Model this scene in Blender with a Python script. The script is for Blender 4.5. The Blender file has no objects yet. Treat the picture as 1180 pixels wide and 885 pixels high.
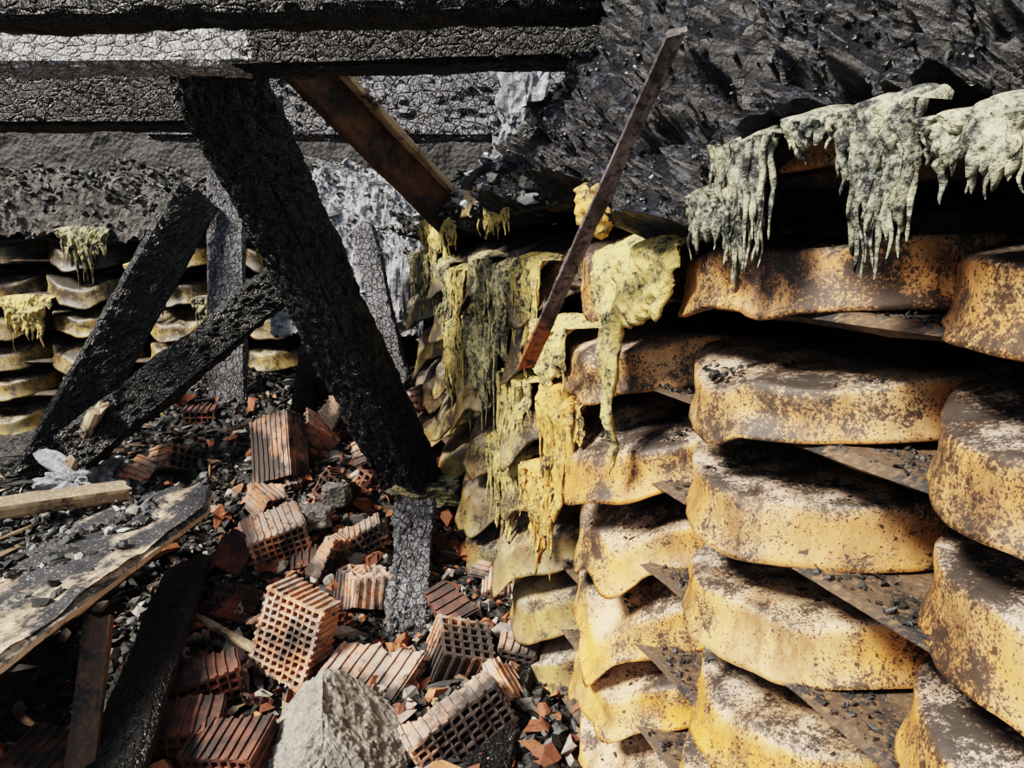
import bpy, math, random
from mathutils import Vector, Matrix, noise
random.seed(7)
V=Vector
# ------------------------------------------------------------------ helpers
def fbm(x,y,z,o=4,H=.9):
    return noise.fractal(V((x,y,z)),H,2.1,o)
def lerp(a,b,t): return a+(b-a)*t
def sm(a,b,x):
    t=max(0.,min(1.,(x-a)/(b-a))); return t*t*(3-2*t)
def pw(tab,x):
    if x<=tab[0][0]: return tab[0][1]
    for (x0,y0),(x1,y1) in zip(tab,tab[1:]):
        if x<=x1: return lerp(y0,y1,(x-x0)/(x1-x0))
    return tab[-1][1]
def mk(name,verts,faces,mat,smooth=False,parent=None,loc=None,attr=None):
    me=bpy.data.meshes.new(name); me.from_pydata([tuple(v) for v in verts],[],faces); me.update()
    ob=bpy.data.objects.new(name,me); bpy.context.scene.collection.objects.link(ob)
    mats=mat if isinstance(mat,(list,tuple)) else [mat]
    for m in mats: me.materials.append(m)
    if smooth: me.polygons.foreach_set('use_smooth',[True]*len(me.polygons))
    if loc is not None: ob.location=loc
    if parent: ob.parent=parent
    if attr:
        a=me.attributes.new('tint','FLOAT','POINT'); a.data.foreach_set('value',attr)
    return ob
# ------------------------------------------------------------------ materials
class NT:
    def __init__(s,name):
        s.m=bpy.data.materials.new(name); s.m.use_nodes=True; s.t=s.m.node_tree; s.t.nodes.clear()
        s.out=s.n('ShaderNodeOutputMaterial'); s.b=s.n('ShaderNodeBsdfPrincipled'); s.l(s.b.outputs[0],s.out.inputs[0])
        s.tc=s.n('ShaderNodeTexCoord'); s.geo=s.n('ShaderNodeNewGeometry'); s.oi=s.n('ShaderNodeObjectInfo')
    def n(s,t,**k):
        x=s.t.nodes.new(t)
        for a,b in k.items(): setattr(x,a,b)
        return x
    def l(s,a,b): s.t.links.new(a,b)
    def noise(s,scale,det=5,rough=.6,co=None,mapscale=None,dist=0,color=False):
        x=s.n('ShaderNodeTexNoise'); x.inputs['Scale'].default_value=scale; x.inputs['Detail'].default_value=det
        x.inputs['Roughness'].default_value=rough; x.inputs['Distortion'].default_value=dist
        s.l(s.map(co,mapscale),x.inputs['Vector']); return x.outputs[1 if color else 0]
    def map(s,co,ms):
        co=co or s.tc.outputs['Object']
        if ms:
            m=s.n('ShaderNodeMapping'); m.inputs['Scale'].default_value=ms; s.l(co,m.inputs[0]); return m.outputs[0]
        return co
    def warp(s,co,scale,amt):
        c=s.noise(scale,3,.6,co,color=True); a=s.n('ShaderNodeVectorMath',operation='MULTIPLY_ADD')
        s.l(c,a.inputs[0]); a.inputs[1].default_value=(amt,)*3; s.l(co or s.tc.outputs['Object'],a.inputs[2]); return a.outputs[0]
    def vor(s,scale,co=None,ms=None,feat='DISTANCE_TO_EDGE'):
        x=s.n('ShaderNodeTexVoronoi',feature=feat); x.inputs['Scale'].default_value=scale
        s.l(s.map(co,ms),x.inputs['Vector']); return x.outputs['Distance' if feat=='DISTANCE_TO_EDGE' else 0]
    def ramp(s,f,stops):
        r=s.n('ShaderNodeValToRGB'); e=r.color_ramp.elements
        while len(e)<len(stops): e.new(.5)
        for i,(p,c) in enumerate(stops):
            e[i].position=p; e[i].color=(c,c,c,1) if isinstance(c,(int,float)) else (*c,1)
        s.l(f,r.inputs[0]); return r.outputs[0]
    def mix(s,f,a,b,mode='MIX'):
        m=s.n('ShaderNodeMix',data_type='RGBA',blend_type=mode)
        for v,i in ((f,0),(a,6),(b,7)):
            if hasattr(v,'is_linked') or hasattr(v,'links'): s.l(v,m.inputs[i])
            elif isinstance(v,(int,float)): m.inputs[i].default_value=v if i==0 else (v,v,v,1)
            else: m.inputs[i].default_value=(*v,1)
        return m.outputs[2]
    def math(s,op,a,b=0,clamp=False):
        m=s.n('ShaderNodeMath',operation=op,use_clamp=clamp)
        for v,i in ((a,0),(b,1)):
            if isinstance(v,(int,float)): m.inputs[i].default_value=v
            else: s.l(v,m.inputs[i])
        return m.outputs[0]
    def sep(s,vec):
        x=s.n('ShaderNodeSeparateXYZ'); s.l(vec,x.inputs[0]); return x.outputs
    def rng(s,v,a,b,c=0.,d=1.):
        m=s.n('ShaderNodeMapRange'); s.l(v,m.inputs[0])
        for i,q in enumerate((a,b,c,d)): m.inputs[i+1].default_value=q
        return m.outputs[0]
    def bump(s,h,st=.5,dist=.01,nrm=None):
        b=s.n('ShaderNodeBump'); b.inputs['Strength'].default_value=st; b.inputs['Distance'].default_value=dist
        s.l(h,b.inputs['Height'])
        if nrm: s.l(nrm,b.inputs['Normal'])
        return b.outputs[0]
    def fin(s,col,rough=.7,nrm=None,spec=.5):
        if isinstance(col,tuple): s.b.inputs['Base Color'].default_value=(*col,1)
        else: s.l(col,s.b.inputs['Base Color'])
        if isinstance(rough,(int,float)): s.b.inputs['Roughness'].default_value=rough
        else: s.l(rough,s.b.inputs['Roughness'])
        s.b.inputs['Specular IOR Level'].default_value=spec
        if nrm: s.l(nrm,s.b.inputs['Normal'])
        return s.m

def char_mat(name,lo=.012,hi=.10,amt=(.45,.7),blue=1.15,cr=42,ms=(.6,1,1),spec=.5,line=.5,brown=0,fleck=.5):
    t=NT(name)
    n1=t.noise(4,7,.7); n2=t.noise(70,5,.75,mapscale=(.3,1,1)); n3=t.noise(26,5,.7)
    m=t.ramp(t.math('ADD',t.math('MULTIPLY',n1,.6),t.math('MULTIPLY',t.math('ADD',n2,n3),.2)),[(amt[0],0.),(amt[1],1.)])
    col=t.mix(m,(lo,lo,lo*1.1),(hi,hi*1.02,hi*blue))
    wc=t.warp(None,9,.05)
    v=t.vor(cr,wc,ms); v2=t.vor(cr*2.3,wc,(1.6,.7,.7))
    e=t.ramp(v,[(0,0.),(.12,1.)]); e2=t.ramp(v2,[(0,0.),(.16,1.)])
    fl=t.ramp(t.noise(170,4,.7,mapscale=(.6,1,1)),[(.58,0.),(.70,fleck)])
    col=t.mix(fl,col,(hi*1.5+.03,hi*1.55+.03,hi*1.6+.035))
    lm=t.ramp(n3,[(.30,.2),(.55,1.)])
    dark=t.math('MULTIPLY',t.math('SUBTRACT',1.,e),t.math('MULTIPLY',lm,line))
    col=t.mix(dark,col,(.003,.003,.003))
    col=t.mix(t.math('MULTIPLY',t.math('SUBTRACT',1.,e2),line*.6),col,(.004,.004,.004))
    if brown:
        bn=t.ramp(t.noise(3,5,.6,mapscale=(.5,1.5,1.5)),[(.5,0.),(.62,brown)])
        col=t.mix(bn,col,(.14,.08,.045))
    h=t.math('ADD',t.math('MULTIPLY',e,1.),t.math('MULTIPLY',e2,.5)); h=t.math('ADD',h,t.math('MULTIPLY',n2,.9))
    r=t.ramp(n2,[(.3,.30),(.7,.65)])
    return t.fin(col,r,t.bump(h,.9,.011),spec)
M_black=char_mat('char_black',.004,.020,(.45,.75),fleck=.2)
M_char=char_mat('char_dark',.005,.055,(.48,.70),1.2,cr=34,line=1.,fleck=.5,spec=.7)
M_grey=char_mat('char_grey',.03,.24,(.36,.62),1.14,line=.95)
M_litgrey=char_mat('char_lit_grey',.10,.50,(.24,.48),1.06,line=.7,brown=.12,fleck=.3)  # grey char lightened to paint in the lit stretch of a beam
M_rafter=char_mat('char_rafter_grey',.035,.19,(.28,.54),1.15,cr=32,ms=(.9,1,1),line=1.)

def wood_mat(name,c1,c2,soot=.5,top=.8):
    t=NT(name)
    g=t.noise(14,6,.65,mapscale=(.12,1,1),dist=1.2)
    col=t.mix(t.ramp(g,[(.3,0.),(.7,1.)]),c1,c2)
    s1=t.ramp(t.noise(7,8,.72),[(.62-soot*.25,0.),(.72-soot*.2,1.)])
    nz=t.sep(t.geo.outputs['Normal'])[2]
    up=t.rng(nz,.35,.9,0,top)
    f=t.math('MAXIMUM',s1,up)
    sp=t.ramp(t.noise(90,3,.6),[(.35,.35),(.5,1.)])
    f=t.math('MULTIPLY',f,sp)
    col=t.mix(f,col,(.014,.014,.016))
    return t.fin(col,.75,t.bump(g,.5,.004))
M_wood=wood_mat('scorched_wood',(.05,.026,.014),(.17,.085,.04),.7)
M_offcut=wood_mat('pale_offcut',(.26,.18,.11),(.5,.38,.25),.45,.6)
M_shelf=wood_mat('shelf_wood',(.10,.06,.035),(.22,.135,.07),.95,.7)
def board_mat():
    t=NT('ash_covered_board')
    g=t.noise(14,6,.65,mapscale=(.12,1,1),dist=1.2)
    col=t.mix(t.ramp(g,[(.3,0.),(.7,1.)]),(.32,.22,.13),(.64,.51,.36))
    nz=t.sep(t.geo.outputs['Normal'])[2]; up=t.rng(nz,.35,.8,.0,1)
    n=t.noise(6,8,.75,mapscale=(.4,1,1)); s=t.ramp(n,[(.39,.1),(.50,1.)])
    col=t.mix(t.math('MULTIPLY',up,s),col,(.017,.017,.02))
    s2=t.ramp(t.noise(40,6,.75),[(.54,0.),(.62,.9)])
    col=t.mix(s2,col,(.015,.015,.017))
    fl=t.ramp(t.noise(110,4,.7),[(.58,0.),(.66,.8)]); col=t.mix(fl,col,(.28,.28,.29))
    return t.fin(col,.75,t.bump(t.math('ADD',g,n),.8,.008))
M_pale=board_mat()
def lath_mat():
    t=NT('burnt_lath'); n=t.noise(22,7,.75,mapscale=(.3,1,1)); x=t.sep(t.tc.outputs['Object'])[0]
    g=t.math('ADD',t.rng(x,.45,.95,-.15,.35),n)
    col=t.mix(t.ramp(n,[(.4,0.),(.6,1.)]),(.03,.028,.03),(.16,.135,.135))
    col=t.mix(t.ramp(g,[(.55,0.),(.68,1.)]),col,(.26,.095,.04))
    col=t.mix(t.ramp(t.noise(60,5,.7),[(.52,0.),(.60,.9)]),col,(.012,.012,.013))
    return t.fin(col,.7,t.bump(n,.7,.004))
M_rust=lath_mat()

def cheese_mat(name,far=0.):
    t=NT(name); pos=t.geo.outputs['Position']
    nz=t.sep(t.geo.outputs['Normal'])[2]; pz=t.sep(pos)[2]
    big=t.noise(3.2,4,.6,pos); med=t.noise(9,7,.7,pos); m2=t.noise(21,6,.7,pos)
    lowm=t.rng(pz,1.2,.6,0,1)
    warm=t.mix(lowm,(.50,.29,.135),(.68,.37,.13)); warm2=t.mix(lowm,(.54,.24,.07),(.71,.29,.05))
    col=t.mix(t.ramp(big,[(.38,0.),(.58,1.)]),warm,warm2)
    col=t.mix(t.ramp(med,[(.47,0.),(.72,.7)]),col,(.58,.43,.27))
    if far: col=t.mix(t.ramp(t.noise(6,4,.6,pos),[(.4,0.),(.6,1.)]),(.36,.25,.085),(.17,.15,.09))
    up=t.rng(nz,.35,.95,0,.9)
    col=t.mix(t.math('MULTIPLY',up,t.ramp(big,[(.33,.4),(.55,1.)])),col,(.46,.395,.335))
    st=t.ramp(t.noise(13,6,.72,pos,(1,1,.40)),[(.45,0.),(.64,.85)])
    col=t.mix(st,col,(.17,.085,.04))
    hgt=t.rng(pz,.4,1.75,-.02,.115+far*.09)
    mask=t.math('ADD',t.math('MULTIPLY',t.rng(nz,.1,.9,0,1),.085),hgt)
    mask=t.math('ADD',mask,t.math('MULTIPLY',t.math('SUBTRACT',med,.5),.95))
    mask=t.math('ADD',mask,t.math('MULTIPLY',t.math('SUBTRACT',m2,.5),.45))
    mask=t.math('ADD',mask,t.math('MULTIPLY',t.math('SUBTRACT',big,.5),.35))
    fine=t.noise(150,6,.9,pos)
    f=t.math('ADD',fine,mask)
    s1=t.ramp(f,[(.58,0.),(.675,.94)])
    sp=t.noise(260,2,.5,pos); s2=t.ramp(t.math('ADD',sp,t.math('MULTIPLY',mask,.6)),[(.60,0.),(.66,.88)])
    sp3=t.noise(95,2,.5,pos); s3=t.ramp(t.math('ADD',sp3,t.math('MULTIPLY',mask,.5)),[(.65,0.),(.69,.9)])
    col=t.mix(t.math('MAXIMUM',t.math('MAXIMUM',s1,s2),s3),col,(.018,.016,.016))
    nb=t.bump(t.math('ADD',fine,t.math('MULTIPLY',med,2.)),.4,.004)
    return t.fin(col,.45,nb,.5)
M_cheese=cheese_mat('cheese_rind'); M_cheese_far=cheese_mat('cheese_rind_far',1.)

def foam_mat(name,c1,c2,soot=.5):
    t=NT(name); pos=t.geo.outputs['Position']
    n=t.noise(22,6,.7,pos); n2=t.noise(110,4,.75,pos)
    col=t.mix(t.ramp(n,[(.35,0.),(.62,1.)]),c1,c2)
    s=t.ramp(t.math('ADD',t.math('MULTIPLY',n,.5),t.math('MULTIPLY',n2,.5)),[(.56-soot*.14,0.),(.63-soot*.08,1.)])
    col=t.mix(s,col,(.025,.026,.028))
    return t.fin(col,.8,t.bump(t.math('ADD',n,n2),.9,.008),.3)
M_fyel=foam_mat('melted_yellow',(.56,.40,.13),(.42,.36,.17),.45)
M_fgrn=foam_mat('melted_greenish',(.38,.33,.16),(.22,.21,.15),.74)
M_fora=foam_mat('melted_orange',(.60,.29,.07),(.50,.34,.12),.42)
M_fpale=foam_mat('pale_foam',(.40,.38,.25),(.26,.28,.23),.85)

def chip_mat(name,stops,rough=.6):
    t=NT(name); a=t.n('ShaderNodeAttribute'); a.attribute_name='tint'
    r=t.ramp(a.outputs['Fac'],stops); n=t.noise(120,3,.6,t.geo.outputs['Position'])
    col=t.mix(.6,r,t.ramp(n,[(.3,.25),(.7,1.)]),'MULTIPLY')
    return t.fin(col,rough,t.bump(n,.4,.003))
M_chip=chip_mat('char_chips',[(0,.004),(.6,.014),(.82,(.035,.035,.038)),(.93,(.10,.10,.105)),(.97,(.15,.11,.08)),(1,(.34,.32,.29))],.6)
M_chipash=chip_mat('ash_chips',[(0,.02),(.4,.06),(.7,(.16,.165,.175)),(1,(.44,.44,.44))],.7)
M_crust=chip_mat('crust_flakes',[(0,.005),(.65,.013),(.9,(.05,.054,.066)),(1,(.17,.185,.22))],.4)
M_soot=chip_mat('soot_flakes',[(0,.008),(1,.035)],.6)
M_bfrag=chip_mat('brick_chips',[(0,(.08,.03,.02)),(.5,(.28,.10,.05)),(.7,(.42,.18,.09)),(.8,(.34,.27,.22)),(1,(.28,.255,.23))],.8)
M_splint=chip_mat('splinters',[(0,.01),(.6,.03),(.8,(.10,.06,.035)),(1,(.35,.24,.14))],.7)
M_mortar=chip_mat('mortar_bits',[(0,(.10,.095,.09)),(.6,(.26,.24,.215)),(1,(.44,.41,.37))],.9)

def brick_mat():
    t=NT('terracotta'); n=t.noise(18,5,.65); n2=t.noise(4,4,.6); f=t.noise(140,3,.6)
    col=t.mix(t.ramp(n,[(.3,0.),(.7,1.)]),(.36,.135,.065),(.60,.285,.15))
    rnd=t.oi.outputs['Random']
    col=t.mix(t.math('MULTIPLY',rnd,.5),col,(.31,.19,.14))
    nz=t.sep(t.geo.outputs['Normal'])[2]
    dust=t.math('ADD',t.noise(11,7,.75),t.rng(nz,.2,1,0,.08))
    ash=t.ramp(dust,[(.43,0.),(.60,.85)])
    col=t.mix(ash,col,(.30,.26,.23))
    sf=t.math('ADD',n2,t.math('MULTIPLY',t.math('SUBTRACT',rnd,.5),.18))
    s=t.ramp(sf,[(.46,0.),(.58,.95)])
    s3=t.ramp(t.noise(30,6,.75),[(.52,0.),(.61,.85)])
    col=t.mix(t.math('MAXIMUM',s,s3),col,(.02,.017,.017))
    return t.fin(col,.85,t.bump(t.math('ADD',n,f),.5,.004))
M_brick=brick_mat()
def sooted_brick():
    t=NT('sooted_terracotta'); n=t.noise(9,5,.65)
    col=t.mix(t.ramp(n,[(.42,0.),(.66,1.)]),(.022,.016,.015),(.15,.055,.035))
    return t.fin(col,.8,t.bump(n,.4,.003))
M_brickd=sooted_brick()
def conc_mat():
    t=NT('concrete'); n=t.noise(34,9,.8); b=t.noise(7,5,.65); v=t.vor(70,feat='F1'); k=t.noise(150,3,.7)
    col=t.mix(t.ramp(n,[(.35,0.),(.62,1.)]),(.14,.125,.105),(.37,.34,.30))
    col=t.mix(t.ramp(b,[(.48,0.),(.64,.7)]),col,(.10,.09,.08))
    col=t.mix(t.ramp(k,[(.58,0.),(.66,.85)]),col,(.035,.033,.03))
    return t.fin(col,.9,t.bump(t.math('ADD',n,v),1.,.012))
M_conc=conc_mat()
def ground_mat(name,a,b,c,bs=.008):
    t=NT(name); n=t.noise(12,8,.75); f=t.noise(120,4,.7); v=t.vor(38,feat='F1')
    col=t.mix(t.ramp(n,[(.35,0.),(.62,1.)]),a,b); col=t.mix(t.ramp(f,[(.58,0.),(.72,.8)]),col,c)
    return t.fin(col,.6,t.bump(t.math('ADD',f,v),1.,bs))
M_ground=ground_mat('charred_ground',(.007,.007,.008),(.028,.027,.028),(.09,.09,.095))
def crust():
    t=NT('burnt_crust'); n=t.noise(7,8,.75); f=t.noise(85,6,.8); m=t.noise(24,6,.7)
    col=t.mix(t.ramp(n,[(.42,0.),(.66,1.)]),(.004,.004,.006),(.022,.024,.032))
    col=t.mix(t.ramp(t.math('ADD',t.math('MULTIPLY',f,.6),t.math('MULTIPLY',m,.4)),[(.51,0.),(.62,.85)]),col,(.16,.175,.22))  # bluish speckles paint highlights into the crust colour
    return t.fin(col,.36,t.bump(t.math('ADD',t.math('MULTIPLY',m,2.),f),1.,.022),.65)
M_heap=crust()
M_wall=ground_mat('smoked_masonry',(.006,.006,.007),(.018,.017,.018),(.04,.037,.035))
M_ashy=ground_mat('ash_crust',(.08,.085,.095),(.32,.33,.355),(.54,.55,.57))
M_dusty=ground_mat('dusty_debris',(.012,.011,.011),(.065,.058,.055),(.15,.135,.125))
# ------------------------------------------------------------------ generic builders
def basis(p0,p1,roll):
    x=(p1-p0).normalized(); up=V((0,0,1)) if abs(x.z)<.98 else V((0,1,0))
    y=up.cross(x).normalized(); z=x.cross(y)
    return Matrix((x,y,z)).transposed() @ Matrix.Rotation(roll,3,'X')
def beam(name,p0,p1,w,t,roll=0,mat=None,res=.014,crack=.006,warp=.012,ragged=.03,taper=(1,1),seed=0,bend=0.,cs=24,tip=None):
    p0=V(p0);p1=V(p1);L=(p1-p0).length;nx=max(3,int(L/res));ny=max(2,int(w/res));nz=max(2,int(t/res))
    ring=[]
    for i in range(ny): ring.append((-1+2*i/ny,-1))
    for i in range(nz): ring.append((1,-1+2*i/nz))
    for i in range(ny): ring.append((1-2*i/ny,1))
    for i in range(nz): ring.append((-1,1-2*i/nz))
    R=len(ring);vs=[];o=seed*7.31
    for i in range(nx+1):
        a=i/nx;tp=lerp(taper[0],taper[1],a)
        if tip: tp*=min(1,.35+.65*math.sqrt(min(1,a/tip)))
        for (ry,rz) in ring:
            y=ry*w/2*tp;z=rz*t/2*(1 if tip else tp)
            e0=ragged*(noise.noise(V((y*25,z*25,o)))+.3);e1=ragged*(noise.noise(V((y*25,z*25,o+9)))+.3)
            x=lerp(e0,L-e1,a)
            cut=.88 if (abs(ry)==1 and abs(rz)==1) else 1
            y*=cut;z*=cut
            ln=math.hypot(ry*t,rz*w)+1e-6;dy=ry*t/ln;dz=rz*w/ln
            if abs(ry)<1: dy*=.0
            if abs(rz)<1: dz*=.0
            d=warp*fbm(x*5+o,y*5,z*5,4)
            if crack:
                q=V((x,y,z));nn=noise.noise_vector(q*9+V((o,0,0)))*.03
                vv=noise.voronoi(V(((x+nn.x)*cs*.7+o,(y+nn.y)*cs,(z+nn.z)*cs)))[0]; c=vv[1]-vv[0]
                k=.7+.8*noise.noise(V((x*4+o,y*4,z*4)))
                d-=crack*max(0,1-c/.2)*max(0,k); d+=crack*.6*fbm(x*28,y*45,z*45+o,3)
            b=bend*math.sin(a*math.pi)
            vs.append((x,y+dy*d,z+dz*d+b))
    fs=[]
    for i in range(nx):
        for j in range(R):
            k=(j+1)%R; fs.append((i*R+j,i*R+k,(i+1)*R+k,(i+1)*R+j))
    for e,base in ((0,0),(1,nx*R)):
        c=V((0,0,0))
        for j in range(R): c+=V(vs[base+j])
        c/=R; vs.append(tuple(c)); ci=len(vs)-1
        for j in range(R):
            k=(j+1)%R; fs.append((ci,base+k,base+j) if e==0 else (ci,base+j,base+k))
    ob=mk(name,vs,fs,mat or M_char)
    m=basis(p0,p1,roll).to_4x4(); m.translation=p0; ob.matrix_world=m
    return ob
def chips(name,pts,mat,smin,smax,flat=.5,power=2.5,lift=.2,long=2.0,lump=False):
    vs=[];fs=[];at=[]
    R=random.random
    for p in pts:
        s=lerp(smin,smax,R()**power)*.5; el=1+R()*R()*long
        rot=Matrix.Rotation(R()*6.28,3,'Z')@Matrix.Rotation((R()-.5)*1.8,3,'X')@Matrix.Rotation((R()-.5)*(1.8 if long<5 else .7),3,'Y')
        b=len(vs);tn=R();ph=R()*6;tx=(R()-.5)*.6;ty=(R()-.5)*.6;tsc=.15+R()*.7
        th=flat*(.4+R()*.9)
        if lump: n=random.choice((5,6,6));lay=[(-1,.45+R()*.3),(-.2+R()*.3,1),(.9,.3+R()*.4)];tx*=.4;ty*=.4
        else: n=random.choice((3,4,4,5));lay=[(-1,1),(1,tsc)]
        for lz,k in lay:
            for i in range(n):
                a=ph+(i+(R()-.5)*.6)/n*6.283;r=.72+R()*.5
                q=rot@V((s*el*(math.cos(a)*r*k+tx*(lz>0)),s*(math.sin(a)*r*k+ty*(lz>0)),s*th*lz*(.75+R()*.45)))
                vs.append((p[0]+q.x,p[1]+q.y,p[2]+q.z+s*lift)); at.append(tn)
        m=len(lay)
        fs.append(tuple(b+i for i in reversed(range(n)))); fs.append(tuple(b+(m-1)*n+i for i in range(n)))
        for l in range(m-1):
            for i in range(n):
                j=(i+1)%n; fs.append((b+l*n+i,b+l*n+j,b+(l+1)*n+j,b+(l+1)*n+i))
    return mk(name,vs,fs,mat,attr=at)
def rock(name,loc,sc,mat,seed=0,rot=(0,0,0),amp=.25,shape=None,sub=5,clip=.72,fine=.07,planes=()):
    import bmesh
    bm=bmesh.new(); bmesh.ops.create_icosphere(bm,subdivisions=sub,radius=1)
    pl=[(V(n).normalized(),d) for n,d in planes]
    for v in bm.verts:
        p=v.co.copy()
        q=V((max(-clip,min(clip,p.x)),max(-clip,min(clip,p.y)),max(-clip,min(clip,p.z))))*1.3
        q*=1+amp*fbm(p.x*1.6+seed*5,p.y*1.6,p.z*1.6,3)
        for n,d in pl:
            e=q.dot(n)-d
            if e>0: q-=n*e
        q+=p*(fine*fbm(p.x*7+seed,p.y*7,p.z*7,5)+.02*noise.noise(p*26))
        if shape: q=shape(q)
        v.co=V((q.x*sc[0],q.y*sc[1],q.z*sc[2]))
    me=bpy.data.meshes.new(name);bm.to_mesh(me);bm.free();me.materials.append(mat)
    ob=bpy.data.objects.new(name,me);bpy.context.scene.collection.objects.link(ob);ob.location=loc;ob.rotation_euler=rot
    return ob
# ------------------------------------------------------------------ rack frame
NX,NY=.9455,.3256
def RK(s,D,z): return V((NX*D-NY*s, NY*D+NX*s, z))
# ------------------------------------------------------------------ ground
HT=[(0,.16),(1.0,.22),(1.7,.28),(2.0,.33),(2.5,.43),(3.2,.54),(3.6,.66),(3.9,.78),(4.4,.9),(5,1.0)]
def gh(x,y):
    h=pw(HT,y)
    hl=pw([(0,.16),(1.7,.26),(2.5,.40),(3.2,.47),(5,.5)],y)
    h=lerp(h,hl,1-sm(-2.1,-1.7,x))
    m=(1-sm(-1.5,-1.25,x))*sm(.9,1.3,y)*(1-sm(2.55,2.95,y)); h=lerp(h,max(h,.62),m)
    return h
def ghn(x,y):
    return gh(x,y)+.035*fbm(x*3.1,y*3.1,.3,4)+.022*fbm(x*14,y*14,2.3,4)
x0,x1,y0,y1=-4.55,1.6,.2,4.95;nx,ny=340,270;vs=[];fs=[]
for j in range(ny+1):
    for i in range(nx+1):
        x=lerp(x0,x1,i/nx);y=lerp(y0,y1,j/ny);vs.append((x,y,ghn(x,y)))
for j in range(ny):
    for i in range(nx):
        a=j*(nx+1)+i;fs.append((a,a+1,a+nx+2,a+nx+1))
mk('rubble_ground',vs,fs,M_ground)
mk('floor',[(-4.6,-2,0),(3,-2,0),(3,5,0),(-4.6,5,0)],[(0,1,2,3)],M_ground)
# ------------------------------------------------------------------ walls
def rough_wall(name,o,ax,ln,h,out,mat,amp=.04,res=.05,top=.15):
    o=V(o);ax=V(ax);out=V(out);n=int(ln/res);m=int(h/res);vs=[];fs=[]
    for j in range(m+1):
        for i in range(n+1):
            u=i/n*ln;zz=j/m*h
            tp=top*fbm(u*2,0,7,3)*(j/m)
            p=o+ax*u+V((0,0,zz+tp))+out*(amp*fbm(u*3,zz*3,1,4)); vs.append(p)
    for j in range(m):
        for i in range(n):
            a=j*(n+1)+i;fs.append((a,a+1,a+n+2,a+n+1))
    return mk(name,vs,fs,mat)
rough_wall('wall_back',(-4.6,5.05,0),(1,0,0),6.2,3.4,(0,-1,0),M_wall)
rough_wall('wall_left',(-4.6,-1,0),(0,1,0),6,2.2,(1,0,0),M_wall)
rough_wall('wall_right',tuple(RK(-1.2,1.6,0)),(-NY,NX,0),6.2,2.7,(-NX,-NY,0),M_wall)
# ------------------------------------------------------------------ cheese wheels
def wheel(name,c,fdir,r,h,tilt=0,droop=0,seed=0,mat=None,lean=0.,fold=0.):
    """c = centre of underside, fdir = direction facing the aisle"""
    fdir=V(fdir).normalized();sd=V((-fdir.y,fdir.x,0))
    prof=[(0,1),(.25,1),(.5,1),(.7,1.0),(.84,1.0),(.92,.995),(.955,.98),(.970,.93),(.972,.8),(.963,.62),(.963,.45),(.972,.28),(.99,.13),(1.0,.05),(.97,0),(.8,0),(.4,0),(0,0)]
    S=110;vs=[];fs=[];o=seed*3.77
    for k,(pr,pz) in enumerate(prof):
        for i in range(S):
            a=i/S*2*math.pi
            rr=r*pr*(1+.05*noise.noise(V((math.cos(a)*1.3+o,math.sin(a)*1.3,pz*.4))))
            f=math.cos(a)*rr;s=math.sin(a)*rr;z=pz*h
            z*=1+.14*noise.noise(V((f*5+o,s*5,3)))
            z+=.014*noise.noise(V((f*7+o,s*7,pz*2)))*(1 if pz>.5 else .3)
            fr=max(0,(f-.02)/r)
            nn=.5+.5*noise.noise(V((s*6+o,1,0)))
            sag=droop*fr*fr*(.5+nn)
            if fold:
                sag+=fold*fr**2.6*max(0,.25+noise.noise(V((s*8+o,2.2,0)))*1.7)
            z-=sag; f+=sag*.30*(1-pz*.7)
            if f>.1 or tilt>.12: z-=math.sin(tilt)*(f-.1)
            z+=lean*s
            d=.004*noise.noise(V((f*30+o,s*30,z*30)))+.007*noise.noise(V((f*11+o,s*11,z*14)))
            p=fdir*(f+d)+sd*s+V((0,0,z)); vs.append(p)
    for k in range(len(prof)-1):
        for i in range(S):
            j=(i+1)%S; fs.append((k*S+i,(k+1)*S+i,(k+1)*S+j,k*S+j))
    return mk(name,vs,fs,mat or M_cheese,True,loc=c)
LV=[1.70,1.50,1.31,1.115,.92,.725,.53,.335]
F=(-NX,-NY,0)
soot=[];R=random.random
SC=[-.04,.49,1.00,1.49,1.97,2.45,2.93,3.41]
for li,z in enumerate(LV):
    for ci,s in enumerate(SC):
        far=sm(1.1,2.2,s)
        s2=s+(R()-.5)*.05; D=.97-(R())*.03*(1+far)+(.02 if li==0 else 0)
        low=1 if li>=3 else 0
        tilt=.02+R()*.04+ (.10*R()+.07)*far + low*.13*sm(.9,1.5,s)
        droop=.012+.018*R()+far*(.04+.05*R())
        fold=(.0 if s<.3 else .008+.018*R()) if s<.9 else (.018+.03*R() if s<1.2 else (.05+.06*R())*(1+low*.3))
        if li==0: droop=.01;fold=0
        if s<.3: tilt=.02
        hh=.094+.014*R(); lean=(R()-.5)*.05+ (.06*far if li>2 else 0)
        wheel('cheese_wheel',RK(s2,D,z+.003+abs(lean)*.1),F,.252+.014*R(),hh,tilt,droop,li*9+ci,M_cheese if s<1.9 else M_cheese_far,lean,fold)
        if 0<li and s<3.3:
            for q in range(int((700 if li<6 else 320)*(1.2 if s<2 else .5))):
                f=.03+R()*.21; t=(R()-.5)*.46
                if f*f+t*t>.056: continue
                if fbm(f*7+li*3,t*7+ci*2,0,2)<.0: continue
                fr=max(0,(f-.02)/.255)
                zz=z+hh-.002-droop*fr*fr-fold*fr**2.6*.3-(math.sin(tilt)*(f-.1) if f>.1 or tilt>.12 else 0)
                soot.append(RK(s2-t,D-f,zz+lean*t))
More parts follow.
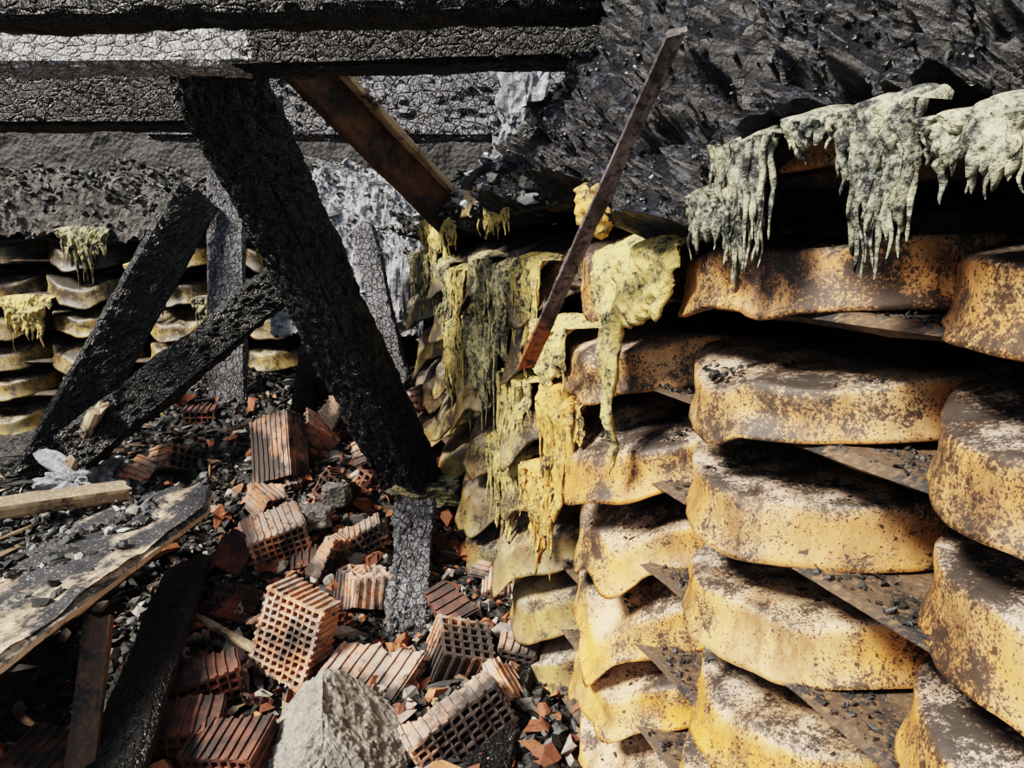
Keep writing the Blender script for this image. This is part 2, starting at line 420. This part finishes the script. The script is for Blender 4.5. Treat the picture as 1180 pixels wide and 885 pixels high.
for li,z in enumerate(LV):
    beam('shelf_board',RK(-.35,.89,z-.010),RK(3.7,.89,z-.010),.28,.018,0,M_shelf,res=.03,crack=0,warp=.006,ragged=.02,seed=li)
    beam('shelf_board',RK(-.35,1.24,z-.010),RK(3.7,1.24,z-.010),.16,.018,0,M_shelf,res=.06,crack=0,warp=.004,ragged=.02,seed=li+20)
    for q in range(1500):
        s=R()*2.6+.1;soot.append(RK(s,.76+R()*.1,z))
chips('soot_flakes',soot,M_soot,.0025,.014,.5,2.6)
for s in (-.3,2.0,3.68):
    beam('rack_post',RK(s,1.28,0),RK(s,1.28,2.0),.09,.07,0,M_char,res=.03)
for li,z in enumerate(LV[1:7]):
    for k in range(5):
        x=-3.55+k*.55
        wheel('cheese_wheel',(x+(R()-.5)*.05,4.46-R()*.04,z),(0,-1,0),.27,.10,.05+.1*R(),.03+.05*R(),li*5+k+100,M_cheese_far,(R()-.5)*.06,.04)
    beam('shelf_board',(-3.9,4.42,z-.015),(-.9,4.42,z-.015),.36,.026,0,M_shelf,res=.05,crack=0,warp=.006,seed=li+50)
# ------------------------------------------------------------------ burnt roof heap on top of the rack
ZL=[(-.3,1.75),(.35,1.73),(.5,1.70),(.62,1.735),(.75,1.74),(.88,1.73),(.95,1.66),(1.02,1.60),(1.25,1.595),(1.36,1.66),(1.5,1.71),(1.75,1.70),(2.2,1.64),(3.0,1.62),(4,1.6)]
ZT=[(-.3,2.35),(1.35,2.32),(1.85,2.06),(2.2,1.98),(2.9,1.86),(3.6,1.73),(4.1,1.64)]
ns,nt=520,240;vs=[];fs=[];heap=[];hslope=[]
for i in range(ns+1):
    s=lerp(-.4,3.85,i/ns);zl=pw(ZL,s)+.03*fbm(s*9,0,0,3);zt=pw(ZT,s)
    Dl=.70+.05*sm(1.8,3,s)-.05*math.exp(-((s-1.12)/.17)**2)
    hgt=zt-zl
    prof=[(1.2,zl+.05),(Dl+.2,zl+.035),(Dl+.05,zl+.0),(Dl-.0,zl+.015),(Dl-.01,zl+.25*hgt),(Dl+.07,zl+.6*hgt),(Dl+.17,zl+.88*hgt),(Dl+.36,zt),(Dl+.6,zt+.02),(1.50,zt)]
    for j in range(nt+1):
        t=j/nt*(len(prof)-1);k=min(int(t),len(prof)-2);w=t-k
        D=lerp(prof[k][0],prof[k+1][0],w);z=lerp(prof[k][1],prof[k+1][1],w)
        a=.08 if k>=2 else .015; g=(1 if k>=2 else .4)
        wx=.05*noise.noise(V((s*8,D*8,z*8)));wz=.05*noise.noise(V((s*8+7,D*8,z*8)))
        d=a*fbm(s*5,D*5,z*5,4)+.04*fbm(s*15,D*15,z*13,5)*g+.022*fbm(s*45,D*45,z*45,4)*g-.02*g
        vo=noise.voronoi(V(((s+wx)*8,D*8,(z+wz)*8)))[0]; d+=.055*max(0,1-(vo[0]*1.3)**2)*g     # rounded charred lobes
        vo=noise.voronoi(V(((s+wx)*24+3,D*24,(z+wz)*24)))[0]; d+=.022*max(0,1-(vo[0]*1.3)**2)*g
        p=RK(s,min(1.52,D-d),z+d*.4);vs.append(p)
        if k>=3:
            heap.append(p)
            if s>1.75 and k<8: hslope.append(p)
for i in range(ns):
    for j in range(nt):
        a=i*(nt+1)+j;fs.append((a,a+1,a+nt+2,a+nt+1))
mk('burnt_roof_debris_heap',vs,fs,M_heap,True)
random.shuffle(heap);random.shuffle(hslope)
chips('charred_debris_flakes',heap[:24000],M_crust,.003,.013,.7,3.0,lift=.3,long=.8,lump=True)
chips('ash_flakes',hslope[:1100],M_chipash,.01,.06,.5,2.2,lump=True)
chips('charred_wood_splinters',hslope[1100:1350],M_splint,.01,.024,.5,1.5,long=14)
# ------------------------------------------------------------------ melted drips
def drip(name,s0,s1,D,z0,L,mat,seed=0,thick=.018,fr=16,env=None,back=.05,frame=RK,mn=.18,strands=0):
    n=max(24,int((s1-s0)/.0025));m=34;vs=[];fs=[];o=seed*5.3
    for i in range(n+1):
        a=i/n;s=lerp(s0,s1,a)
        e=env(a) if env else math.sin(math.pi*min(1,max(0,a)))**.5
        q=noise.noise(V((s*fr+o,0,0)))*.5+.5+.40*noise.noise(V((s*fr*2.7+o,5,0)))
        ln=L*e*(mn+(1-mn)*max(0,q)**1.8*1.5) 
        ed=math.sin(math.pi*a)**.4 if 0<a<1 else 0
        for j in range(2*m+1):
            t=1-abs(j-m)/m; side=-1 if j<m else 1
            z=z0-ln*t+ .02*(1-t)*ed
            th=thick*ed*(math.sqrt(max(0,1-t**2.2)))*(1+.8*fbm(s*18+o,z*14,0,3))
            bulge=.02*fbm(s*13+o,z*9,4,4)
            cv=back*(1-min(1,t*3))**2
            d=D-bulge+cv+(-th if side>0 else th*.4)-.008*fbm(s*50,z*50,side,3)
            sx=s+.014*noise.noise(V((z*14+o,s*5,1)))
            vs.append(frame(sx,d,z))
    W=2*m+1
    for i in range(n):
        for j in range(W-1):
            a=i*W+j;fs.append((a,a+W,a+W+1,a+1))
    for q in range(strands):
        s=lerp(s0,s1,R());z=z0-L*.05*R();ln=L*(.25+.6*R()**1.5);r0=.003+.006*R();dd=D-.012+.02*R();b=len(vs);K=16;P=6;oo=R()*50
        for k in range(K+1):
            t=k/K;r=r0*(1-t**1.5)*(1+.6*noise.noise(V((t*9+oo,0,0))))+.0006
            if k==K-1: r*=1.5
            cx=s+.010*noise.noise(V((t*3+oo,1,0)));cd=dd+.010*noise.noise(V((t*3+oo,9,0)))
            for i in range(P):
                a=i/P*6.283;vs.append(frame(cx+math.cos(a)*r,cd+math.sin(a)*r,z-ln*t))
        for k in range(K):
            for i in range(P):
                j=(i+1)%P;fs.append((b+k*P+i,b+k*P+j,b+(k+1)*P+j,b+(k+1)*P+i))
    return mk(name,vs,fs,mat,True)
drip('melted_cheese_drip',1.07,1.38,.655,1.605,.50,M_fyel,1,.022,9,lambda a:.36+.80*math.exp(-((a-.78)/.08)**2)-.25*(1-sm(0,.2,a)),.09,mn=.75)
drip('melted_cheese_drip',1.33,1.46,.67,1.71,.13,M_fora,2,.05,9,None,.06,mn=.8)
drip('melted_cheese_drip',1.48,1.74,.67,1.26,.36,M_fora,3,.018,22,lambda a:.5+.5*math.sin(a*math.pi),.09,mn=.25,strands=8)
drip('melted_cheese_drip',1.55,1.80,.67,1.40,.26,M_fyel,33,.016,24,None,.09,mn=.3,strands=8)
for (s0,s1,z,L,m,sd) in [(.83,.96,1.735,.22,M_fpale,4),(.90,1.02,1.67,.12,M_fpale,24),(.60,.67,1.74,.19,M_fpale,5),(.42,.60,1.715,.09,M_fpale,6),(.25,.44,1.745,.12,M_fpale,7),(.72,.80,1.74,.06,M_fpale,8),(.645,.70,1.74,.22,M_fpale,25),
    (1.75,1.98,1.55,.28,M_fyel,9),(1.95,2.2,1.53,.36,M_fgrn,10),(2.2,2.42,1.55,.36,M_fgrn,11),(2.45,2.7,1.5,.32,M_fyel,12),(2.7,3.0,1.52,.3,M_fgrn,13),(3.0,3.4,1.55,.3,M_fgrn,14),
    (1.85,2.1,1.22,.34,M_fyel,15),(2.15,2.5,1.35,.45,M_fgrn,16),(2.5,2.8,1.3,.4,M_fyel,17),(1.6,1.85,1.0,.3,M_fora,18),(1.9,2.2,1.0,.35,M_fyel,19),(2.0,2.3,1.72,.14,M_fyel,20),(2.6,3.2,1.68,.2,M_fyel,21)]:
    drip('melted_insulation_drip',s0,s1,(.640 if s0<1.1 else .665) if s0<1.7 else .685,z,L,m,sd,.012,48 if s0<1.2 else 32,strands=int((s1-s0)*(190 if s0<1.2 else 60)))
FB=lambda s,D,z:V((s,D,z))
for k in range(7):
    s0=-3.6+k*.36
    drip('melted_insulation_drip',s0,s0+.3,4.16,1.66-.19*(k%3),.35,M_fgrn if k%2 else M_fyel,k+40,.02,18,frame=FB,strands=6)
# ------------------------------------------------------------------ beams
beam('charred_roof_beam',(-2.3,1.74,2.125),(1.2,1.62,2.14),.14,.17,0,M_black,seed=1,res=.02)
beam('charred_roof_beam',(-2.1,2.0,2.075),(-.63,2.0,2.08),.14,.12,0,M_litgrey,seed=2,crack=.009,cs=24)  # lit left stretch of one long beam, brightness painted by its material
beam('charred_roof_beam',(-.68,2.0,2.075),(.9,1.9,2.10),.14,.13,0,M_black,seed=3)  # same beam continued; the black colour paints its shaded right part
beam('charred_roof_beam',(-1.35,2.9,2.09),(.35,2.9,2.09),.16,.25,0,M_rafter,seed=4,crack=.016,cs=18)
beam('charred_roof_beam',(-3.4,2.62,2.07),(-.95,2.62,2.08),.16,.22,0,M_black,seed=5)  # added beam, black to paint in the unlit zone on the left
beam('charred_post',(-.83,2.13,2.10),(-.37,2.97,.50),.17,.215,math.pi/2,M_char,seed=6,crack=.017,warp=.02,cs=22,res=.01)
beam('scorched_brace_board',(-.66,2.27,2.15),(-.22,2.92,1.66),.045,.14,.15,M_wood,seed=7,crack=.002,warp=.004)
beam('scorched_brace_board',(-.56,2.31,2.15),(-.15,2.96,1.70),.05,.022,.15,M_offcut,seed=37,crack=.002,warp=.004)
beam('narrow_scorched_lath',(.205,.95,1.862),(.031,1.66,1.317),.034,.011,.1,M_rust,seed=8,crack=.002,warp=.004,res=.007,ragged=.03,taper=(.7,1.2))
beam('charred_plank',(-1.62,3.95,1.84),(-2.22,3.3,.48),.05,.24,.1,M_char,seed=9,crack=.008)
beam('charred_plank',(-1.53,4.10,1.95),(-1.50,3.78,.58),.20,.05,math.pi/2+1.57,M_grey,seed=10,crack=.006)
beam('charred_rafter',(-1.05,3.66,1.45),(-1.84,2.97,.72),.17,.18,.4,M_char,seed=11,crack=.014,cs=22,warp=.02)
beam('charred_plank',(-.78,3.95,1.68),(-.60,3.85,.85),.14,.06,1.57,M_rafter,seed=12,crack=.006)
beam('charred_plank',(-1.02,4.02,1.36),(-1.06,3.66,.72),.30,.04,1.57,M_char,seed=13)
beam('charred_post_stub',(-.355,2.62,.63),(-.325,2.06,.28),.15,.13,0,M_grey,seed=14,crack=.016,cs=26,warp=.03,taper=(1,.8),res=.01)
beam('scorched_wide_board',(-1.17,2.56,.705),(-1.30,1.25,.705),.38,.045,0,M_pale,seed=15,crack=0,warp=.018,ragged=.06,taper=(.9,1.05),tip=.16)
beam('charred_plank',(-1.12,2.4,.50),(-.86,1.3,.42),.16,.05,.3,M_black,seed=16)
beam('scorched_wood_stake',(-1.06,1.75,.66),(-.93,1.33,.30),.07,.03,0,M_wood,seed=17,crack=0,warp=.003)
beam('scorched_wood_offcut',(-1.98,2.2,.72),(-1.42,2.62,.69),.07,.06,.3,M_offcut,seed=18,crack=0,warp=.008)
beam('scorched_wood_offcut',(-1.86,3.02,.66),(-1.70,2.98,.93),.10,.05,.3,M_offcut,seed=28,crack=0,warp=.008)
beam('thin_stick',(-1.07,2.2,.44),(-.76,2.0,.41),.022,.02,0,M_offcut,seed=19,crack=0,warp=.006,res=.008)
beam('thin_stick',(-1.02,3.6,2.0),(-.54,3.3,1.83),.02,.02,0,M_grey,seed=20,crack=0,warp=.01,res=.01)
beam('charred_plank',(.02,2.1,.33),(-.12,1.35,.24),.14,.06,.4,M_black,seed=21)
# ------------------------------------------------------------------ back debris mounds
def mound(name,xa,xb,ya,yb,zf,mat,seed):
    n,m=150,80;vs=[];fs=[]
    for j in range(m+1):
        for i in range(n+1):
            a=i/n;b=j/m;x=lerp(xa,xb,a)
            prof=[(0,0),(.1,.5),(.35,.85),(.6,1),(1,1)]
            z=lerp(zf[0],zf[1],pw(prof,b)*(.85+.15*math.sin(a*math.pi)));y=lerp(ya,yb,b)
            d=.09*fbm(x*4+seed,y*4,z*4,5)+.03*fbm(x*22,y*22,z*22,3)
            vs.append((x,min(4.98,y-d*.5),z+d))
    for j in range(m):
        for i in range(n):
            a=j*(n+1)+i;fs.append((a,a+1,a+n+2,a+n+1))
    mk(name,vs,fs,mat);return vs
h1=mound('burnt_debris_mound',-4.2,-1.3,4.15,4.95,(1.66,2.0),M_dusty,3)
h2=mound('ash_covered_insulation',-1.35,-.5,4.1,4.7,(1.1,2.0),M_ashy,5)
h3=mound('burnt_debris_mound',-1.0,-.1,4.3,4.95,(.8,1.5),M_heap,8)
random.shuffle(h1);random.shuffle(h2)
chips('charred_debris_flakes',h1[:4000],M_chip,.008,.05,.5,lump=True)
chips('ash_flakes',h2[:1600],M_chipash,.008,.045,.4)
# ------------------------------------------------------------------ rubble scatter
pts=[];bp=[]
for i in range(46000):
    x=lerp(-2.6,.75,R());y=lerp(1.1,4.4,R()**1.2)
    if NX*x+NY*y>.85: continue
    pts.append((x,y,ghn(x,y)+R()*.012))
chips('charred_rubble',pts,M_chip,.004,.05,.6,4.4,lump=True)
chips('charred_wood_splinters',[(p[0],p[1],p[2]+.015) for p in pts[:1700]],M_splint,.008,.034,.5,1.5,long=14)
chips('mortar_rubble',[(p[0],p[1],p[2]+.012) for p in pts[1800:2500] if -1.3<p[0]<.1],M_mortar,.01,.07,.7,2.8,lump=True)
chips('ash_flakes',[(p[0],p[1],p[2]+.012) for p in pts[2600:3600]],M_chipash,.008,.05,.25,2.4)
for i in range(2400):
    y=lerp(1.4,3.9,R());x=-.5+random.gauss(0,.42)
    if NX*x+NY*y>.8 or x<-1.3 and y<2.6: continue
    bp.append((x,y,ghn(x,y)+.012+R()*.02))
chips('brick_fragments',bp,M_bfrag,.008,.08,.6,3.0)
bp=[]
for i in range(5000):
    y=lerp(1.1,2.7,R());x=lerp(-2.2,-1.0,R()**.8)
    on=-1.42<x<-1.12 and y<2.4
    if x>-1.42 and not on: continue
    if on and fbm(x*6,y*6,5,2)<-.05: continue
    bp.append((x,y,.728 if on else ghn(x,y)))
random.shuffle(bp);hb=len(bp)//2
chips('ash_flakes',bp[:hb],M_chipash,.004,.032,.5,3,lump=True)
chips('charred_rubble',bp[hb:],M_chip,.005,.05,.5,3,lump=True)
# ------------------------------------------------------------------ hollow bricks
def brick(c,size,rot,holes=(6,4),seed=0,chop=0,rag=.01,mat=None,web=.4):
    W,L,H=size
    def cuts(T,n):
        g=.006;wl=.010;inner=T-2*(g+wl);p=inner/(n+ (n-1)*web);xs=[0,g,g+wl];x=g+wl
        for i in range(n):
            x+=p;xs.append(x)
            if i<n-1: x+=p*web;xs.append(x)
        xs+= [T-g,T];return xs
    X=cuts(W,holes[0]);Z=cuts(H,holes[1]);a=len(X)-1;b=len(Z)-1
    def ishole(i,n): return 2<=i<=n-3 and (i-2)%2==0
    def solid(i,j):
        if i<0 or j<0 or i>=a or j>=b: return False
        ei=i in(0,a-1);ej=j in(0,b-1)
        if ei and ej: return False
        if ei: return not ishole(j,b) 
        if ej: return not ishole(i,a)
        if ishole(i,a) and ishole(j,b): return False
        return True
    K=6;vs=[];o=seed*4.1
    ca=random.random()*6.28
    for k in range(K+1):
        for i in range(a+1):
            for j in range(b+1):
                x=X[i]-W/2;z=Z[j]-H/2
                e=L-rag*abs(noise.noise(V((x*30+o,z*30,0))))*2-chop*max(0,.5+.5*(math.cos(ca)*x/W*2+math.sin(ca)*z/H*2)+.3*noise.noise(V((x*25+o,z*25,2))))
                s0=rag*.6*abs(noise.noise(V((x*30,z*30,o))))
                y=lerp(s0,e,k/K)-L/2
                d=.0035*noise.noise(V((x*20+o,y*20,z*20)))
                vs.append((x+d,y,z+d))
    idx=lambda k,i,j:(k*(a+1)+i)*(b+1)+j
    fs=[]
    for i in range(a):
        for j in range(b):
            if not solid(i,j): continue
            fs.append((idx(0,i,j),idx(0,i+1,j),idx(0,i+1,j+1),idx(0,i,j+1)))
            fs.append((idx(K,i,j),idx(K,i,j+1),idx(K,i+1,j+1),idx(K,i+1,j)))
            for k in range(K):
                if not solid(i-1,j): fs.append((idx(k,i,j),idx(k,i,j+1),idx(k+1,i,j+1),idx(k+1,i,j)))
                if not solid(i+1,j): fs.append((idx(k,i+1,j),idx(k+1,i+1,j),idx(k+1,i+1,j+1),idx(k,i+1,j+1)))
                if not solid(i,j-1): fs.append((idx(k,i,j),idx(k+1,i,j),idx(k+1,i+1,j),idx(k,i+1,j)))
                if not solid(i,j+1): fs.append((idx(k,i,j+1),idx(k,i+1,j+1),idx(k+1,i+1,j+1),idx(k+1,i,j+1)))
    ob=mk('hollow_brick',vs,fs,mat or M_brick);ob.location=c
    ob.rotation_euler=tuple(math.radians(q) for q in rot);return ob
B=brick
B((-1.05,3.22,.68),(.13,.30,.22),(70,20,62),(4,7),1,.02)
B((-.80,3.5,.76),(.20,.24,.12),(10,25,35),(6,4),2,.08)
B((-.94,3.42,.70),(.14,.2,.12),(40,-20,110),(5,4),3,.05)
B((-1.60,3.7,.68),(.16,.12,.17),(5,3,12),(5,5),4,.02,mat=M_brickd)
B((-1.55,3.3,.59),(.2,.18,.12),(-20,25,50),(5,3),5,.08)
B((-1.69,3.2,.56),(.15,.13,.10),(25,-30,80),(4,3),6,.08)
B((-1.02,3.88,.86),(.16,.13,.15),(12,30,-20),(5,4),7,.05)
B((-.34,3.5,.84),(.28,.2,.12),(-15,8,20),(7,3),8,.03,mat=M_brickd)
B((-.87,2.58,.52),(.21,.20,.15),(8,-12,25),(8,5),9,.04)
B((-1.01,2.85,.57),(.12,.12,.10),(30,10,70),(3,3),10,.05)
B((-.63,2.02,.46),(.20,.16,.26),(-10,14,-22),(8,10),11,.05,.02)
B((-.50,2.32,.46),(.14,.18,.17),(60,20,30),(4,5),12,.08)
B((-.67,2.5,.49),(.10,.10,.16),(15,20,60),(3,5),13,.05)
B((-.55,2.6,.53),(.16,.13,.11),(15,-25,10),(6,3),14,.06)
B((-.40,1.96,.36),(.24,.2,.12),(25,12,-25),(7,3),15,.1)
B((-.155,2.02,.39),(.17,.12,.17),(-75,18,14),(5,5),16,.03)
B((-.15,1.76,.34),(.28,.14,.14),(-8,-24,28),(9,5),17,.05,.02)
B((.02,2.06,.38),(.12,.12,.09),(15,10,-8),(4,3),18,.05)
B((-.03,1.92,.34),(.15,.13,.10),(40,30,60),(4,3),19,.07)
B((-1.0,2.5,.5),(.10,.13,.14),(30,25,100),(3,4),20,.04,mat=M_brickd)
B((-.86,1.9,.37),(.18,.15,.13),(5,-8,25),(6,4),21,.04,mat=M_brickd)
B((-.88,1.72,.34),(.24,.16,.14),(8,5,12),(8,4),22,.03,mat=M_brickd)
B((-.70,1.66,.33),(.2,.16,.14),(12,-6,-10),(7,4),23,.03,mat=M_brickd)
B((-1.07,1.58,.35),(.24,.16,.14),(6,6,-5),(8,4),24,.03,mat=M_brickd)
B((-.82,2.72,.56),(.13,.12,.10),(40,10,-30),(4,3),25,.05)
B((-.045,2.33,.45),(.11,.10,.06),(30,40,20),(4,2),26,.04)
B((.03,2.2,.42),(.11,.09,.06),(-30,20,70),(4,2),27,.04)
B((-.2,2.22,.43),(.15,.12,.10),(20,30,-50),(4,3),28,.05,mat=M_brickd)
B((-.28,2.52,.49),(.13,.11,.09),(30,-20,120),(4,3),29,.05,mat=M_brickd)
B((-.11,2.38,.48),(.10,.08,.06),(10,35,90),(3,2),30,.04)
B((-.74,2.9,.6),(.18,.13,.12),(25,-15,140),(5,3),31,.06,mat=M_brickd)
B((-.62,3.2,.66),(.16,.14,.12),(-25,15,40),(5,3),32,.06)
B((-.95,2.28,.42),(.16,.14,.12),(35,15,140),(5,3),33,.06,mat=M_brickd)
for k in range(44):
    y=lerp(1.75,3.6,R());x=-.48+random.gauss(0,.3)*(1 if y<2.9 else 1.2)
    if NX*x+NY*y>.66: continue
    w=.05+.07*R()
    B((x,y,ghn(x,y)+.03),(w,.05+.07*R(),w*.7),(R()*360,R()*60-30,R()*360),(random.choice((2,3)),2),60+k,.05,.03,random.choice((M_brick,M_brick,M_brickd)))
rock('concrete_chunk',(-.46,1.62,.335),(.18,.14,.175),M_conc,3,(-.1,.0,.15),.10,None,6,.95,.06,
     planes=[((-.75,-.2,.62),.55),((.65,-.15,.72),.62),((0,-.75,.65),.72),((.2,0,1),.95),((-.1,-1,.05),.85),((1,-.3,.1),1.0),((-1,-.5,-.1),.98)])
rock('mortar_lump',(-.70,2.82,.6),(.05,.05,.05),M_conc,2,sub=4)
rock('mortar_lump',(-.76,2.66,.57),(.07,.05,.04),M_conc,3,sub=4)
rock('crumpled_ash_lump',(-1.86,3.10,.54),(.16,.10,.09),M_ashy,4,sub=5,amp=.7,fine=.2)
rock('mortar_lump',(-.35,2.85,.6),(.12,.08,.05),M_fgrn,5,sub=4,amp=.5)
rock('plaster_fragment',tuple(RK(2.25,.80,1.99)),(.06,.04,.11),M_ashy,6,sub=5,amp=.6,fine=.2)
rock('plaster_fragment',tuple(RK(2.35,.80,1.82)),(.045,.04,.08),M_ashy,7,sub=5,amp=.6,fine=.2)
# ------------------------------------------------------------------ light
w=bpy.data.worlds.new('World');bpy.context.scene.world=w;w.use_nodes=True
bg=w.node_tree.nodes['Background'];bg.inputs[0].default_value=(.80,.89,1.0,1);bg.inputs[1].default_value=.66
def sun(rot,e,ang,col):
    l=bpy.data.lights.new('sun','SUN');l.energy=e;l.angle=math.radians(ang);l.color=col
    o=bpy.data.objects.new('sun',l);bpy.context.scene.collection.objects.link(o)
    o.rotation_euler=V(rot).to_track_quat('-Z','Y').to_euler();return o
sun((.66,.46,-.80),7.0,13,(1,.91,.79))
sc=bpy.context.scene
sc.view_settings.view_transform='Filmic'
try: sc.view_settings.look='High Contrast'
except Exception: pass
sc.view_settings.exposure=.66
cam=bpy.data.cameras.new('camera');co=bpy.data.objects.new('camera',cam);sc.collection.objects.link(co)
co.location=(0,0,1.6);co.rotation_euler=(math.radians(79),0,0);cam.lens=26;cam.sensor_width=36;cam.clip_start=.02
sc.camera=co
